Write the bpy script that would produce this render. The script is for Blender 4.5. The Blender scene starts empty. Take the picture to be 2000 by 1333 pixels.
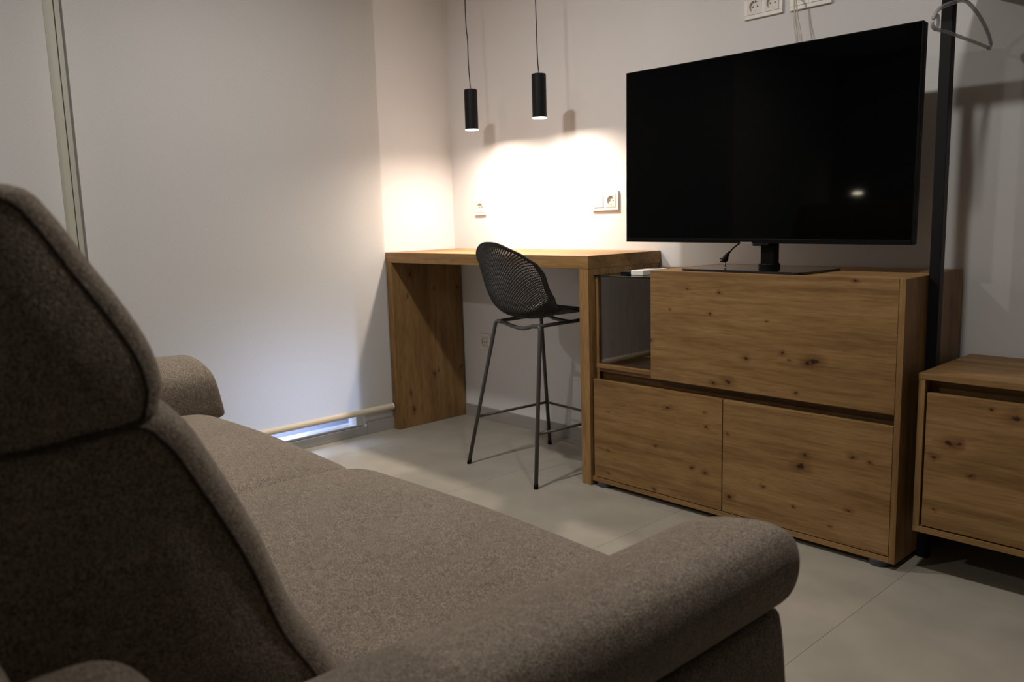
import bpy, bmesh, math, random
from mathutils import Vector, Matrix, noise
random.seed(7)
PI = math.pi
scene = bpy.context.scene
COL = scene.collection

# ------------------------------------------------------------ camera
S = 0.93
CAM = Vector((3.8135*S, -3.0803*S, 1.1626*S))
yaw, pitch, roll = (math.radians(a) for a in (47.2762, -8.4874, -1.6591))
fwd = Vector((-math.sin(yaw)*math.cos(pitch), math.cos(yaw)*math.cos(pitch), math.sin(pitch)))
rt = Vector((math.cos(yaw), math.sin(yaw), 0)); up = rt.cross(fwd)
r2 = rt*math.cos(roll)+up*math.sin(roll); u2 = -rt*math.sin(roll)+up*math.cos(roll)
cd = bpy.data.cameras.new('camera'); cam = bpy.data.objects.new('camera', cd); COL.objects.link(cam)
m3 = Matrix((r2, u2, -fwd)).transposed()
cam.matrix_world = Matrix.Translation(CAM) @ m3.to_4x4()
cd.sensor_width = 36; cd.lens = 1596.8879/2000*36; cd.clip_start = 0.02
cd.dof.use_dof = True; cd.dof.focus_distance = 2.6; cd.dof.aperture_fstop = 6.3
scene.camera = cam

# ------------------------------------------------------------ world, exposure, lights
w = bpy.data.worlds.new('world'); scene.world = w; w.use_nodes = True
w.node_tree.nodes['Background'].inputs[0].default_value = (0.25, 0.36, 0.75, 1)
w.node_tree.nodes['Background'].inputs[1].default_value = 0.16
scene.view_settings.view_transform = 'Standard'; scene.view_settings.look = 'None'
scene.view_settings.gamma = 1; scene.view_settings.use_curve_mapping = False
scene.view_settings.exposure = 0.0
CEIL = 2.40
DOWN = [((1.20, -1.40), 18.5), ((2.75, -1.40), 11.5), ((1.10, -3.35), 16.0)]
PEND = [(0.475, -0.25), (0.936, -0.25)]
PEND_STRENGTH = 1350.0
def area(name, loc, size, energy, color, rot=(0, 0, 0), shape='DISK', sy=None):
    l = bpy.data.lights.new(name, 'AREA'); l.shape = shape; l.size = size
    if sy: l.size_y = sy
    l.energy = energy; l.color = color
    o = bpy.data.objects.new(name, l); o.location = loc; o.rotation_euler = rot; COL.objects.link(o); return o
for i, ((x, y), e) in enumerate(DOWN):
    area('downlight_lamp', (x, y, CEIL-0.012), 0.11, e, (1.0, 0.945, 0.885))
# daylight on the glass door, low outside the blind
area('daylight', (-0.62, -0.98, 0.36), 0.30, 15.0, (0.62, 0.64, 1.0), (0, math.radians(-38), 0), 'RECTANGLE', 0.7)

# ------------------------------------------------------------ materials
def new_mat(name):
    m = bpy.data.materials.new(name); m.use_nodes = True
    nt = m.node_tree; b = nt.nodes['Principled BSDF']; return m, nt, b
def N(nt, t, **k):
    n = nt.nodes.new(t)
    for a, v in k.items(): setattr(n, a, v)
    return n
def ramp(nt, fac, stops):
    r = N(nt, 'ShaderNodeValToRGB'); e = r.color_ramp.elements
    while len(e) < len(stops): e.new(0.5)
    for el, (p, c) in zip(e, stops):
        el.position = p; el.color = (*c, 1) if len(c) == 3 else c
    nt.links.new(fac, r.inputs[0]); return r.outputs[0]
def math_(nt, op, a, b=None, clamp=False):
    n = N(nt, 'ShaderNodeMath', operation=op, use_clamp=clamp)
    for i, v in enumerate((a, b)):
        if v is None: continue
        if isinstance(v, (int, float)): n.inputs[i].default_value = v
        else: nt.links.new(v, n.inputs[i])
    return n.outputs[0]
def mixc(nt, fac, a, b, mode='MIX'):
    n = N(nt, 'ShaderNodeMix', data_type='RGBA', blend_type=mode)
    if isinstance(fac, (int, float)): n.inputs[0].default_value = fac
    else: nt.links.new(fac, n.inputs[0])
    for i, v in ((6, a), (7, b)):
        if isinstance(v, tuple): n.inputs[i].default_value = (*v, 1)
        else: nt.links.new(v, n.inputs[i])
    return n.outputs[2]
def plain(name, col, rough=0.5, metal=0.0, spec=0.5, noise_amt=0.06, scale=8, bump=0.0, bscale=200):
    m, nt, b = new_mat(name)
    tc = N(nt, 'ShaderNodeTexCoord'); nz = N(nt, 'ShaderNodeTexNoise'); nz.inputs['Scale'].default_value = scale
    nz.inputs['Detail'].default_value = 4
    nt.links.new(tc.outputs['Object'], nz.inputs['Vector'])
    lo = tuple(c*(1-noise_amt) for c in col); hi = tuple(min(1, c*(1+noise_amt)) for c in col)
    nt.links.new(ramp(nt, nz.outputs[0], [(0.3, lo), (0.7, hi)]), b.inputs['Base Color'])
    b.inputs['Roughness'].default_value = rough; b.inputs['Metallic'].default_value = metal
    b.inputs['Specular IOR Level'].default_value = spec
    if bump:
        n2 = N(nt, 'ShaderNodeTexNoise'); n2.inputs['Scale'].default_value = bscale; n2.inputs['Detail'].default_value = 3
        nt.links.new(tc.outputs['Object'], n2.inputs['Vector'])
        bp = N(nt, 'ShaderNodeBump'); bp.inputs['Strength'].default_value = bump; bp.inputs['Distance'].default_value = 0.002
        nt.links.new(n2.outputs[0], bp.inputs['Height']); nt.links.new(bp.outputs[0], b.inputs['Normal'])
    return m
def wood(name, axis, seed, knots=(), plane='xz', loc=(0, 0, 0), tone=1.0):
    """oak laminate: axis = grain direction, knots = (a, b, size) in the plane given, world metres"""
    m, nt, b = new_mat(name)
    tc = N(nt, 'ShaderNodeTexCoord')
    mp = N(nt, 'ShaderNodeMapping'); mp.inputs['Location'].default_value = (seed*3.1, seed*1.7, seed*2.3)
    sc = {'x': (1.0, 9, 13), 'y': (9, 1.0, 13), 'z': (9, 9, 1.0)}[axis]
    mp.inputs['Scale'].default_value = sc
    nt.links.new(tc.outputs['Object'], mp.inputs['Vector'])
    big = N(nt, 'ShaderNodeTexNoise'); big.inputs['Scale'].default_value = 1.6; big.inputs['Detail'].default_value = 6
    big.inputs['Roughness'].default_value = 0.6; big.inputs['Distortion'].default_value = 0.8
    nt.links.new(mp.outputs[0], big.inputs['Vector'])
    fine = N(nt, 'ShaderNodeTexNoise'); fine.inputs['Scale'].default_value = 14; fine.inputs['Detail'].default_value = 6
    fine.inputs['Distortion'].default_value = 0.3
    nt.links.new(mp.outputs[0], fine.inputs['Vector'])
    cloud = N(nt, 'ShaderNodeTexNoise'); cloud.inputs['Scale'].default_value = 4.5; cloud.inputs['Detail'].default_value = 3
    nt.links.new(tc.outputs['Object'], cloud.inputs['Vector'])
    T = tone
    c = ramp(nt, big.outputs[0], [(0.30, (0.215*T, 0.118*T, 0.040*T)), (0.50, (0.315*T, 0.184*T, 0.070*T)), (0.72, (0.385*T, 0.240*T, 0.104*T))])
    c = mixc(nt, 0.55, c, ramp(nt, fine.outputs[0], [(0.32, (0.55, 0.50, 0.44)), (0.60, (1, 1, 1))]), 'MULTIPLY')
    st2 = N(nt, 'ShaderNodeTexNoise'); st2.inputs['Scale'].default_value = 0.8; st2.inputs['Detail'].default_value = 2; st2.inputs['Distortion'].default_value = 1.5
    nt.links.new(mp.outputs[0], st2.inputs['Vector'])
    c = mixc(nt, 0.75, c, ramp(nt, st2.outputs[0], [(0.32, (0.74, 0.68, 0.60)), (0.50, (1, 1, 1)), (0.68, (0.86, 0.82, 0.76))]), 'MULTIPLY')
    c = mixc(nt, 0.5, c, ramp(nt, cloud.outputs[0], [(0.3, (0.72, 0.68, 0.62)), (0.65, (1, 1, 1))]), 'MULTIPLY')
    if knots:
        dn = N(nt, 'ShaderNodeTexNoise'); dn.inputs['Scale'].default_value = 42; dn.inputs['Detail'].default_value = 4
        nt.links.new(tc.outputs['Object'], dn.inputs['Vector'])
        off = N(nt, 'ShaderNodeVectorMath', operation='MULTIPLY_ADD')
        nt.links.new(dn.outputs['Color'], off.inputs[0]); off.inputs[1].default_value = (0.022,)*3
        off.inputs[2].default_value = (-0.011,)*3
        ad = N(nt, 'ShaderNodeVectorMath', operation='ADD')
        nt.links.new(tc.outputs['Object'], ad.inputs[0]); nt.links.new(off.outputs[0], ad.inputs[1])
        for (ka, kb, ks) in knots:
            if plane == 'xz': k = (ka-loc[0], 0, kb-loc[2]); s = (0.62, 0, 1.0)
            elif plane == 'yz': k = (0, ka-loc[1], kb-loc[2]); s = (0, 1.0, 0.5)
            else: k = (ka-loc[0], kb-loc[1], 0); s = (0.6, 1, 0)
            sb = N(nt, 'ShaderNodeVectorMath', operation='SUBTRACT'); nt.links.new(ad.outputs[0], sb.inputs[0]); sb.inputs[1].default_value = k
            ml = N(nt, 'ShaderNodeVectorMath', operation='MULTIPLY'); nt.links.new(sb.outputs[0], ml.inputs[0]); ml.inputs[1].default_value = s
            ln = N(nt, 'ShaderNodeVectorMath', operation='LENGTH'); nt.links.new(ml.outputs[0], ln.inputs[0])
            mr = N(nt, 'ShaderNodeMapRange'); nt.links.new(ln.outputs['Value'], mr.inputs[0])
            mr.inputs[1].default_value = 0; mr.inputs[2].default_value = ks*1.7
            col = ramp(nt, mr.outputs[0], [(0.0, (0.07, 0.05, 0.04)), (0.17, (0.16, 0.12, 0.09)), (0.30, (0.68, 0.60, 0.52)), (1.0, (1, 1, 1))])
            c = mixc(nt, 1.0, c, col, 'MULTIPLY')
    nt.links.new(c, b.inputs['Base Color'])
    b.inputs['Roughness'].default_value = 0.52; b.inputs['Specular IOR Level'].default_value = 0.35
    bp = N(nt, 'ShaderNodeBump'); bp.inputs['Strength'].default_value = 0.15; bp.inputs['Distance'].default_value = 0.001
    nt.links.new(fine.outputs[0], bp.inputs['Height']); nt.links.new(bp.outputs[0], b.inputs['Normal'])
    return m
def fabric(name, col, seed=0, scale=1.0):
    m, nt, b = new_mat(name)
    tc = N(nt, 'ShaderNodeTexCoord')
    n1 = N(nt, 'ShaderNodeTexNoise'); n1.inputs['Scale'].default_value = 400*scale; n1.inputs['Detail'].default_value = 3
    n2 = N(nt, 'ShaderNodeTexNoise'); n2.inputs['Scale'].default_value = 75; n2.inputs['Detail'].default_value = 6
    n2.inputs['Roughness'].default_value = 0.7
    n3 = N(nt, 'ShaderNodeTexNoise'); n3.inputs['Scale'].default_value = 7; n3.inputs['Detail'].default_value = 3
    for n in (n1, n2, n3): nt.links.new(tc.outputs['Object'], n.inputs['Vector'])
    k = lambda f: tuple(c*f for c in col)
    c = ramp(nt, n1.outputs[0], [(0.35, k(0.46)), (0.5, k(1.0)), (0.67, k(1.70))])
    c = mixc(nt, 0.8, c, ramp(nt, n2.outputs[0], [(0.33, (0.62, 0.60, 0.58)), (0.64, (1.0, 1.0, 1.0))]), 'MULTIPLY')
    c = mixc(nt, 0.5, c, ramp(nt, n3.outputs[0], [(0.3, (0.82, 0.8, 0.78)), (0.7, (1, 1, 1))]), 'MULTIPLY')
    nt.links.new(c, b.inputs['Base Color'])
    b.inputs['Roughness'].default_value = 0.95; b.inputs['Specular IOR Level'].default_value = 0.1
    b.inputs['Sheen Weight'].default_value = 0.25; b.inputs['Sheen Roughness'].default_value = 0.5
    b.inputs['Sheen Tint'].default_value = (0.9, 0.8, 0.7, 1)
    wx = N(nt, 'ShaderNodeTexVoronoi'); wx.inputs['Scale'].default_value = 480*scale
    nt.links.new(tc.outputs['Object'], wx.inputs['Vector'])
    hs = math_(nt, 'ADD', wx.outputs['Distance'], math_(nt, 'MULTIPLY', n3.outputs[0], 6.0))
    bp = N(nt, 'ShaderNodeBump'); bp.inputs['Strength'].default_value = 0.45; bp.inputs['Distance'].default_value = 0.0015
    nt.links.new(hs, bp.inputs['Height']); nt.links.new(bp.outputs[0], b.inputs['Normal'])
    return m
def emit(name, col, st):
    m = bpy.data.materials.new(name); m.use_nodes = True; nt = m.node_tree; nt.nodes.clear()
    e = N(nt, 'ShaderNodeEmission'); e.inputs[0].default_value = (*col, 1); e.inputs[1].default_value = st
    o = N(nt, 'ShaderNodeOutputMaterial'); nt.links.new(e.outputs[0], o.inputs[0]); return m
def glass(name, tint, rough=0.0, alpha=0.12):
    m, nt, b = new_mat(name)
    nt.nodes.remove(b); out = nt.nodes['Material Output']
    tr = N(nt, 'ShaderNodeBsdfTransparent'); tr.inputs[0].default_value = (*tint, 1)
    gl = N(nt, 'ShaderNodeBsdfGlossy'); gl.inputs['Roughness'].default_value = rough
    fr = N(nt, 'ShaderNodeFresnel'); fr.inputs[0].default_value = 1.45
    ms = N(nt, 'ShaderNodeMixShader')
    nt.links.new(math_(nt, 'ADD', fr.outputs[0], alpha*0.2), ms.inputs[0]); nt.links.new(tr.outputs[0], ms.inputs[1]); nt.links.new(gl.outputs[0], ms.inputs[2])
    nt.links.new(ms.outputs[0], out.inputs[0]); return m

M_wall = plain('wall_paint', (0.73, 0.72, 0.72), 0.75, spec=0.2, noise_amt=0.015, scale=3, bump=0.15, bscale=160)
M_ceil = plain('ceiling_paint', (0.78, 0.77, 0.75), 0.8, noise_amt=0.01)
M_tile = plain('floor_tile_stoneware', (0.345, 0.322, 0.272), 0.42, spec=0.45, noise_amt=0.10, scale=5, bump=0.08, bscale=90)
M_grout = plain('grout', (0.32, 0.30, 0.25), 0.7)
M_skirt = plain('skirting_stoneware', (0.33, 0.315, 0.29), 0.5, noise_amt=0.06)
M_black = plain('black_powder_coat', (0.006, 0.006, 0.007), 0.5, spec=0.22)
M_bplast = plain('black_plastic', (0.003, 0.003, 0.003), 0.5, spec=0.12)
M_shell = plain('charcoal_polypropylene', (0.015, 0.0145, 0.014), 0.50, spec=0.35)
M_leg = plain('charcoal_steel', (0.065, 0.060, 0.055), 0.45, spec=0.5)
M_screen = plain('tv_screen', (0.0006, 0.0006, 0.0007), 0.04, spec=0.10, noise_amt=0)
M_foot = plain('grey_plastic_foot', (0.055, 0.057, 0.068), 0.5)
M_white = plain('white_plastic', (0.80, 0.76, 0.72), 0.35, noise_amt=0.01)
M_frame = plain('white_aluminium', (0.72, 0.72, 0.73), 0.35, noise_amt=0.02)
M_sill = plain('grey_sill', (0.30, 0.30, 0.29), 0.5)
M_bar = plain('cream_bar', (0.72, 0.64, 0.50), 0.45, noise_amt=0.02)
M_mull = plain('mullion_paint', (0.38, 0.38, 0.32), 0.5, noise_amt=0.02)
M_silver = plain('silver_print', (0.35, 0.34, 0.32), 0.35, metal=0.5)
M_cream = plain('ivory_cable', (0.62, 0.56, 0.45), 0.5)
M_tvglass = plain('black_glass', (0.006, 0.006, 0.007), 0.05, spec=0.7, noise_amt=0)
M_glass = glass('clear_glass', (0.86, 0.92, 0.88), 0.0)
M_glass2 = glass('cabinet_glass', (0.96, 0.94, 0.93), 0.02, -0.05)
M_lens = emit('pendant_lens', (1.0, 0.83, 0.69), PEND_STRENGTH)
M_ring = emit('bloom_glow', (1.0, 0.88, 0.78), 3.0)  # glowing ring added under the shade to imitate bloom at the lens
M_down = emit('downlight_lens', (1.0, 0.90, 0.8), 12.0)
M_glint = emit('glint_glow', (1.0, 0.86, 0.66), 80.0)
M_hang = plain('clear_plastic', (0.36, 0.33, 0.35), 0.25, spec=0.6)
M_hang.node_tree.nodes['Principled BSDF'].inputs['Alpha'].default_value = 0.6
FAB = (0.245, 0.205, 0.165)
M_fab = fabric('taupe_melange_fabric', FAB)
M_pipe = fabric('seam_shade_fabric', (0.07, 0.055, 0.045))  # sofa fabric darkened: shade of the seam groove put into the colour
# roller blind: woven screen, lets a little light through
def blind_mat():
    m, nt, b = new_mat('blind_fabric'); nt.nodes.remove(b); out = nt.nodes['Material Output']
    tc = N(nt, 'ShaderNodeTexCoord'); mp = N(nt, 'ShaderNodeMapping'); mp.inputs['Scale'].default_value = (1, 260, 30)
    nt.links.new(tc.outputs['Object'], mp.inputs[0])
    nz = N(nt, 'ShaderNodeTexNoise'); nz.inputs['Scale'].default_value = 3; nt.links.new(mp.outputs[0], nz.inputs['Vector'])
    mp2 = N(nt, 'ShaderNodeMapping'); mp2.inputs['Scale'].default_value = (1, 30, 260); nt.links.new(tc.outputs['Object'], mp2.inputs[0])
    nz2 = N(nt, 'ShaderNodeTexNoise'); nz2.inputs['Scale'].default_value = 3; nt.links.new(mp2.outputs[0], nz2.inputs['Vector'])
    h = math_(nt, 'ADD', nz.outputs[0], nz2.outputs[0])
    c = ramp(nt, math_(nt, 'MULTIPLY', h, 0.5), [(0.3, (0.63, 0.625, 0.615)), (0.7, (0.74, 0.735, 0.725))])
    d = N(nt, 'ShaderNodeBsdfDiffuse'); t = N(nt, 'ShaderNodeBsdfTranslucent'); ms = N(nt, 'ShaderNodeMixShader')
    ms.inputs[0].default_value = 0.30
    nt.links.new(c, d.inputs[0]); nt.links.new(c, t.inputs[0])
    nt.links.new(d.outputs[0], ms.inputs[1]); nt.links.new(t.outputs[0], ms.inputs[2]); nt.links.new(ms.outputs[0], out.inputs[0])
    return m
M_blind = blind_mat()

# ------------------------------------------------------------ helpers
def thing(name, label, cat, loc=(0, 0, 0), rotz=0.0, group=None):
    o = bpy.data.objects.new(name, None); COL.objects.link(o); o.location = loc; o.rotation_euler = (0, 0, rotz)
    o.empty_display_size = 0.05
    o['label'] = label; o['category'] = cat
    if group: o['group'] = group
    return o
def tag(o, label, cat, group=None):
    o['label'] = label; o['category'] = cat
    if group: o['group'] = group
    return o
def origin(p):
    v = Vector((0, 0, 0))
    while p is not None: v += Vector(p.location); p = p.parent
    return v
def obj(name, bm, mat, parent=None, loc=None, smooth=False, bevel=0, subsurf=0, solid=0, local=False, angle=None):
    """vertices are given in world metres; they are moved into the parent's (unrotated) frame"""
    me = bpy.data.meshes.new(name)
    base = origin(parent) if parent is not None else (Vector(loc) if loc is not None else Vector((0, 0, 0)))
    if not local:
        for v in bm.verts: v.co -= base
    bmesh.ops.recalc_face_normals(bm, faces=bm.faces)
    bm.to_mesh(me); bm.free()
    if mat: me.materials.append(mat)
    if smooth:
        for p in me.polygons: p.use_smooth = True
    o = bpy.data.objects.new(name, me); COL.objects.link(o)
    if parent is not None: o.parent = parent
    elif loc is not None: o.location = loc
    if bevel:
        b = o.modifiers.new('bevel', 'BEVEL'); b.width = bevel; b.segments = 2; b.limit_method = 'ANGLE'; b.angle_limit = math.radians(50)
    if solid:
        s = o.modifiers.new('solid', 'SOLIDIFY'); s.thickness = solid; s.offset = 0
    if subsurf:
        s = o.modifiers.new('sub', 'SUBSURF'); s.levels = subsurf; s.render_levels = subsurf
    return o
def struct(name, bm, mat, **k):
    o = obj(name, bm, mat, **k)
    o['kind'] = 'structure'
    return o
def B(): return bmesh.new()
def box(bm, x0, x1, y0, y1, z0, z1):
    if x0 > x1: x0, x1 = x1, x0
    if y0 > y1: y0, y1 = y1, y0
    vs = [bm.verts.new(p) for p in ((x0, y0, z0), (x1, y0, z0), (x1, y1, z0), (x0, y1, z0), (x0, y0, z1), (x1, y0, z1), (x1, y1, z1), (x0, y1, z1))]
    for f in ((3, 2, 1, 0), (4, 5, 6, 7), (0, 1, 5, 4), (1, 2, 6, 5), (2, 3, 7, 6), (3, 0, 4, 7)): bm.faces.new([vs[i] for i in f])
    return bm
def bx(*a): return box(B(), *a)
def tube(bm, pts, r, n=12, closed=False, caps=True):
    pts = [Vector(p) for p in pts]; L = len(pts); rings = []
    prev = None
    for i, p in enumerate(pts):
        a = pts[(i-1) % L] if (closed or i > 0) else p; b = pts[(i+1) % L] if (closed or i < L-1) else p
        t = (b-a).normalized()
        if prev is None:
            ref = Vector((0, 0, 1)) if abs(t.z) < 0.9 else Vector((1, 0, 0)); s = t.cross(ref).normalized()
        else:
            s = (prev-t*prev.dot(t)).normalized()
        prev = s; q = t.cross(s)
        rr = r[i] if isinstance(r, (list, tuple)) else r
        rings.append([bm.verts.new(p+(s*math.cos(2*PI*k/n)+q*math.sin(2*PI*k/n))*rr) for k in range(n)])
    for i in range(L if closed else L-1):
        A, C = rings[i], rings[(i+1) % L]
        for k in range(n): bm.faces.new((A[k], A[(k+1) % n], C[(k+1) % n], C[k]))
    if caps and not closed:
        bm.faces.new(list(reversed(rings[0]))); bm.faces.new(rings[-1])
    return bm
def cyl(bm, c, r, z0, z1, n=32, r1=None):
    return tube(bm, [(c[0], c[1], z0), (c[0], c[1], z1)], [r, r1 if r1 is not None else r], n)
def lathe(bm, c, prof, n=40):
    rings = [[bm.verts.new((c[0]+rr*math.cos(2*PI*k/n), c[1]+rr*math.sin(2*PI*k/n), z)) for k in range(n)] for rr, z in prof]
    for A, C in zip(rings, rings[1:]):
        for k in range(n): bm.faces.new((A[k], A[(k+1) % n], C[(k+1) % n], C[k]))
    return bm, rings
def fillet(pts, r, seg=6):
    """round the corners of an open polyline"""
    pts = [Vector(p) for p in pts]; out = [pts[0]]
    for i in range(1, len(pts)-1):
        a, p, b = pts[i-1], pts[i], pts[i+1]
        d0 = (a-p); d1 = (b-p); rr = min(r, d0.length*0.45, d1.length*0.45)
        s = p+d0.normalized()*rr; e = p+d1.normalized()*rr
        for k in range(seg+1):
            t = k/seg; out.append(s*(1-t)**2+p*2*t*(1-t)+e*t*t)
    out.append(pts[-1]); return out
def catmull(P, n=6, closed=True):
    P = [Vector(p) for p in P]; L = len(P); out = []
    rng = range(L) if closed else range(L-1)
    for i in rng:
        g = (lambda j: P[j % L]) if closed else (lambda j: P[max(0, min(L-1, j))])
        a, b, c, d = g(i-1), g(i), g(i+1), g(i+2)
        for k in range(n):
            t = k/n
            out.append(0.5*((2*b)+(c-a)*t+(2*a-5*b+4*c-d)*t*t+(3*b-a-3*c+d)*t**3))
    if not closed: out.append(P[-1])
    return out

# ------------------------------------------------------------ room
RX, RY = 6.0, -5.0
fl = struct('floor', bx(-0.02, RX, RY, 0.02, -0.06, -0.0012), M_grout)
xs = [0.0, 0.235, 1.035, 1.835, 2.635, 3.435, 4.235, 5.035, 5.835, RX]
ys = [0.0, -0.5, -1.3, -2.1, -2.9, -3.7, -4.5, RY]
tile_cache = {}
for i in range(len(xs)-1):
    for j in range(len(ys)-1):
        wx_, wy_ = xs[i+1]-xs[i], ys[j]-ys[j+1]
        key = (round(wx_, 3), round(wy_, 3))
        if key not in tile_cache:
            g = 0.0004
            t = obj('tile', bx(g, wx_-g, -wy_+g, -g, -0.006, 0.0), M_tile, bevel=0.0004, local=True)
            tile_cache[key] = t; t['_used'] = 0
            o = t
        else:
            o = tile_cache[key].copy(); COL.objects.link(o)
        o.parent = fl; o.location = (xs[i], ys[j], 0)
for t in tile_cache.values(): del t['_used']
struct('ceiling', bx(-0.02, RX, RY, 0.02, CEIL, CEIL+0.08), M_ceil)
struct('wall_back', bx(-0.12, RX+0.1, 0.0, 0.12, -0.05, CEIL+0.1), M_wall)
struct('wall_right', bx(RX, RX+0.1, RY, 0.0, -0.05, CEIL+0.1), plain('dark_wall', (0.14, 0.11, 0.09), 0.7))
struct('wall_front', bx(-0.12, RX+0.1, RY-0.1, RY, -0.05, CEIL+0.1), plain('grey_wall', (0.34, 0.33, 0.31), 0.7))
# left wall with two openings for the glass doors
bm = B()
WT = -0.16
box(bm, WT, 0, -0.627, 0.0, -0.05, CEIL+0.1)
box(bm, WT, 0, -3.35, -0.627, 2.25, CEIL+0.1)
box(bm, WT, 0, RY, -3.35, -0.05, CEIL+0.1)
struct('wall_left', bm, M_wall)
struct('baseboard_back', bx(0.0, RX, -0.010, 0.0, 0.0, 0.065), M_skirt, bevel=0.001)
struct('baseboard_left', bx(0.0, 0.010, -0.627, -0.0105, 0.0, 0.065), M_skirt, bevel=0.001)

def window(name, y0, y1):
    """y0 is the right-hand side seen from the room (nearer the TV wall)"""
    r = bpy.data.objects.new(name, None); COL.objects.link(r); r.location = (0, (y0+y1)/2, 0); r['kind'] = 'structure'
    bm = B()
    box(bm, -0.09, -0.012, y0-0.055, y0, 0.045, 2.25); box(bm, -0.09, -0.012, y1, y1+0.055, 0.045, 2.25)
    box(bm, -0.09, -0.012, y1+0.055, y0-0.055, 0.045, 0.056); box(bm, -0.09, -0.012, y1+0.055, y0-0.055, 2.19, 2.25)
    obj('window_frame', bm, M_frame, r, bevel=0.003)
    obj('pane', bx(-0.056, -0.048, y1+0.05, y0-0.05, 0.052, 2.20), M_glass, r)
    obj('window_sill', bx(-0.12, 0.004, y1, y0, 0.0, 0.045), M_sill, r, bevel=0.002)
    bm = B(); box(bm, -0.012, 0.003, y0-0.016, y0-0.001, 0.002, 0.135); box(bm, -0.004, 0.006, y0-0.013, y0-0.004, 0.066, 0.074)
    obj('jamb_trim', bm, M_frame, r, bevel=0.001)
    return r
window('window_1', -0.627, -1.880)
window('window_2', -1.945, -3.35)
bm = B(); box(bm, -0.12, -0.004, -1.945, -1.880, 0.0, 2.25); box(bm, -0.004, 0.006, -1.9425, -1.907, 0.0, 2.25)
box(bm, -0.004, 0.004, -1.903, -1.882, 0.0, 2.25)
struct('trim_1', bm, M_mull, bevel=0.001)
struct('ground', bx(-3.0, WT-0.02, -5, 1.5, -0.10, -0.03), plain('terrace_tiles', (0.20, 0.22, 0.30), 0.8))

def blind(y0, y1, label, xo, zb=0.125):
    t = thing('roller_blind', label, 'blind', (xo, (y0+y1)/2, zb))
    bm = B(); n = 24
    rows = []
    for k in range(n+1):
        z = zb+(2.30-zb)*k/n
        rows.append([bm.verts.new((xo+0.0015*math.sin(j*0.9+k*0.2)*0.6, y1+(y0-y1)*j/16, z)) for j in range(17)])
    for a, c in zip(rows, rows[1:]):
        for j in range(16): bm.faces.new((a[j], a[j+1], c[j+1], c[j]))
    obj('fabric_sheet', bm, M_blind, t, smooth=True)
    obj('bottom_bar', tube(B(), [(xo+0.002, y1, zb), (xo+0.002, y0, zb)], 0.0160, 20), M_bar, t, smooth=True, bevel=0.001)
    for ya, yb in ((y1-0.001, y1+0.006), (y0-0.006, y0+0.001)):
        obj('end_cap', tube(B(), [(xo+0.002, ya, zb), (xo+0.002, yb, zb)], 0.0172, 20), M_white, t, bevel=0.001)
    obj('cassette', bx(0.001, 0.075, y1-0.01, y0+0.01, 2.295, 2.37), M_white, t, bevel=0.008)
    return t
blind(-0.476, -1.879, 'wide white roller blind lowered over the glass door beside the desk', 0.019)
blind(-1.946, -3.30, 'white roller blind at far left edge, behind the sofa headrest', 0.019)

# ------------------------------------------------------------ ceiling downlights (outside the frame)
for i, ((x, y), e) in enumerate(DOWN):
    t = thing('ceiling_downlight', ['round recessed ceiling downlight nearest the desk', 'round recessed ceiling downlight in front of the television', 'round recessed ceiling downlight behind the sofa'][i], 'light', (x, y, CEIL), group='ceiling downlights')
    bm, rg = lathe(B(), (x, y), [(0.062, CEIL), (0.062, CEIL-0.006), (0.048, CEIL-0.008), (0.046, CEIL-0.002)])
    obj('trim_ring', bm, M_white, t, smooth=True)
    obj('lens', cyl(B(), (x, y), 0.046, CEIL-0.004, CEIL-0.001), M_down, t)

# ------------------------------------------------------------ pendants
def pendant(x, y, z0, z1, wig, label):
    t = thing('pendant_light', label, 'lamp', (x, y, z0), group='pendants over the desk')
    R = 0.0315
    bm, rg = lathe(B(), (x, y), [(0.001, z1), (R-0.003, z1), (R, z1-0.003), (R, z0+0.001), (R-0.0015, z0), (R-0.003, z0+0.001), (R-0.003, z0+0.012)], 48)
    obj('lamp_shade', bm, M_black, t, smooth=True).modifiers.new('e', 'EDGE_SPLIT').split_angle = math.radians(40)
    obj('bulb', lathe(B(), (x, y), [(R-0.0032, z0+0.006), (0.018, z0+0.0015), (0.001, z0+0.0005)], 40)[0], M_lens, t, smooth=True)
    obj('bloom_ring', lathe(B(), (x, y), [(R, z0+0.0005), (R, z0-0.0045), (R-0.002, z0-0.0045), (R-0.002, z0+0.0005), (R, z0+0.0005)], 40)[0], M_ring, t, smooth=True)
    obj('cable_grip', cyl(B(), (x, y), 0.004, z1, z1+0.010, 16), M_silver, t, smooth=True)
    H = CEIL-0.028
    pts = [(x, y, z1+0.008)]
    for k, (dx, f) in enumerate(wig): pts.append((x+dx, y, z1+0.008+(H-z1)*f))
    pts.append((x+wig[-1][0], y, H))
    obj('cable', tube(B(), catmull(pts, 8, False), 0.0022, 10), M_black, t, smooth=True)
    xe = x+wig[-1][0]
    obj('canopy', lathe(B(), (xe, y), [(0.001, H-0.002), (0.045, H-0.002), (0.05, H+0.003), (0.05, CEIL)], 32)[0], M_black, t, smooth=True).modifiers.new('e', 'EDGE_SPLIT')
pendant(PEND[0][0], PEND[0][1], 1.512, 1.697, [(-0.006, 0.10), (-0.009, 0.20), (-0.009, 0.32), (-0.016, 0.42), (-0.018, 0.55), (-0.016, 0.75)], 'left slim black cylinder pendant, hanging lower in the picture near the corner')
pendant(PEND[1][0], PEND[1][1], 1.518, 1.703, [(-0.005, 0.10), (-0.007, 0.25), (-0.009, 0.45), (-0.010, 0.7)], 'right slim black cylinder pendant, the one nearer the television')

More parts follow.
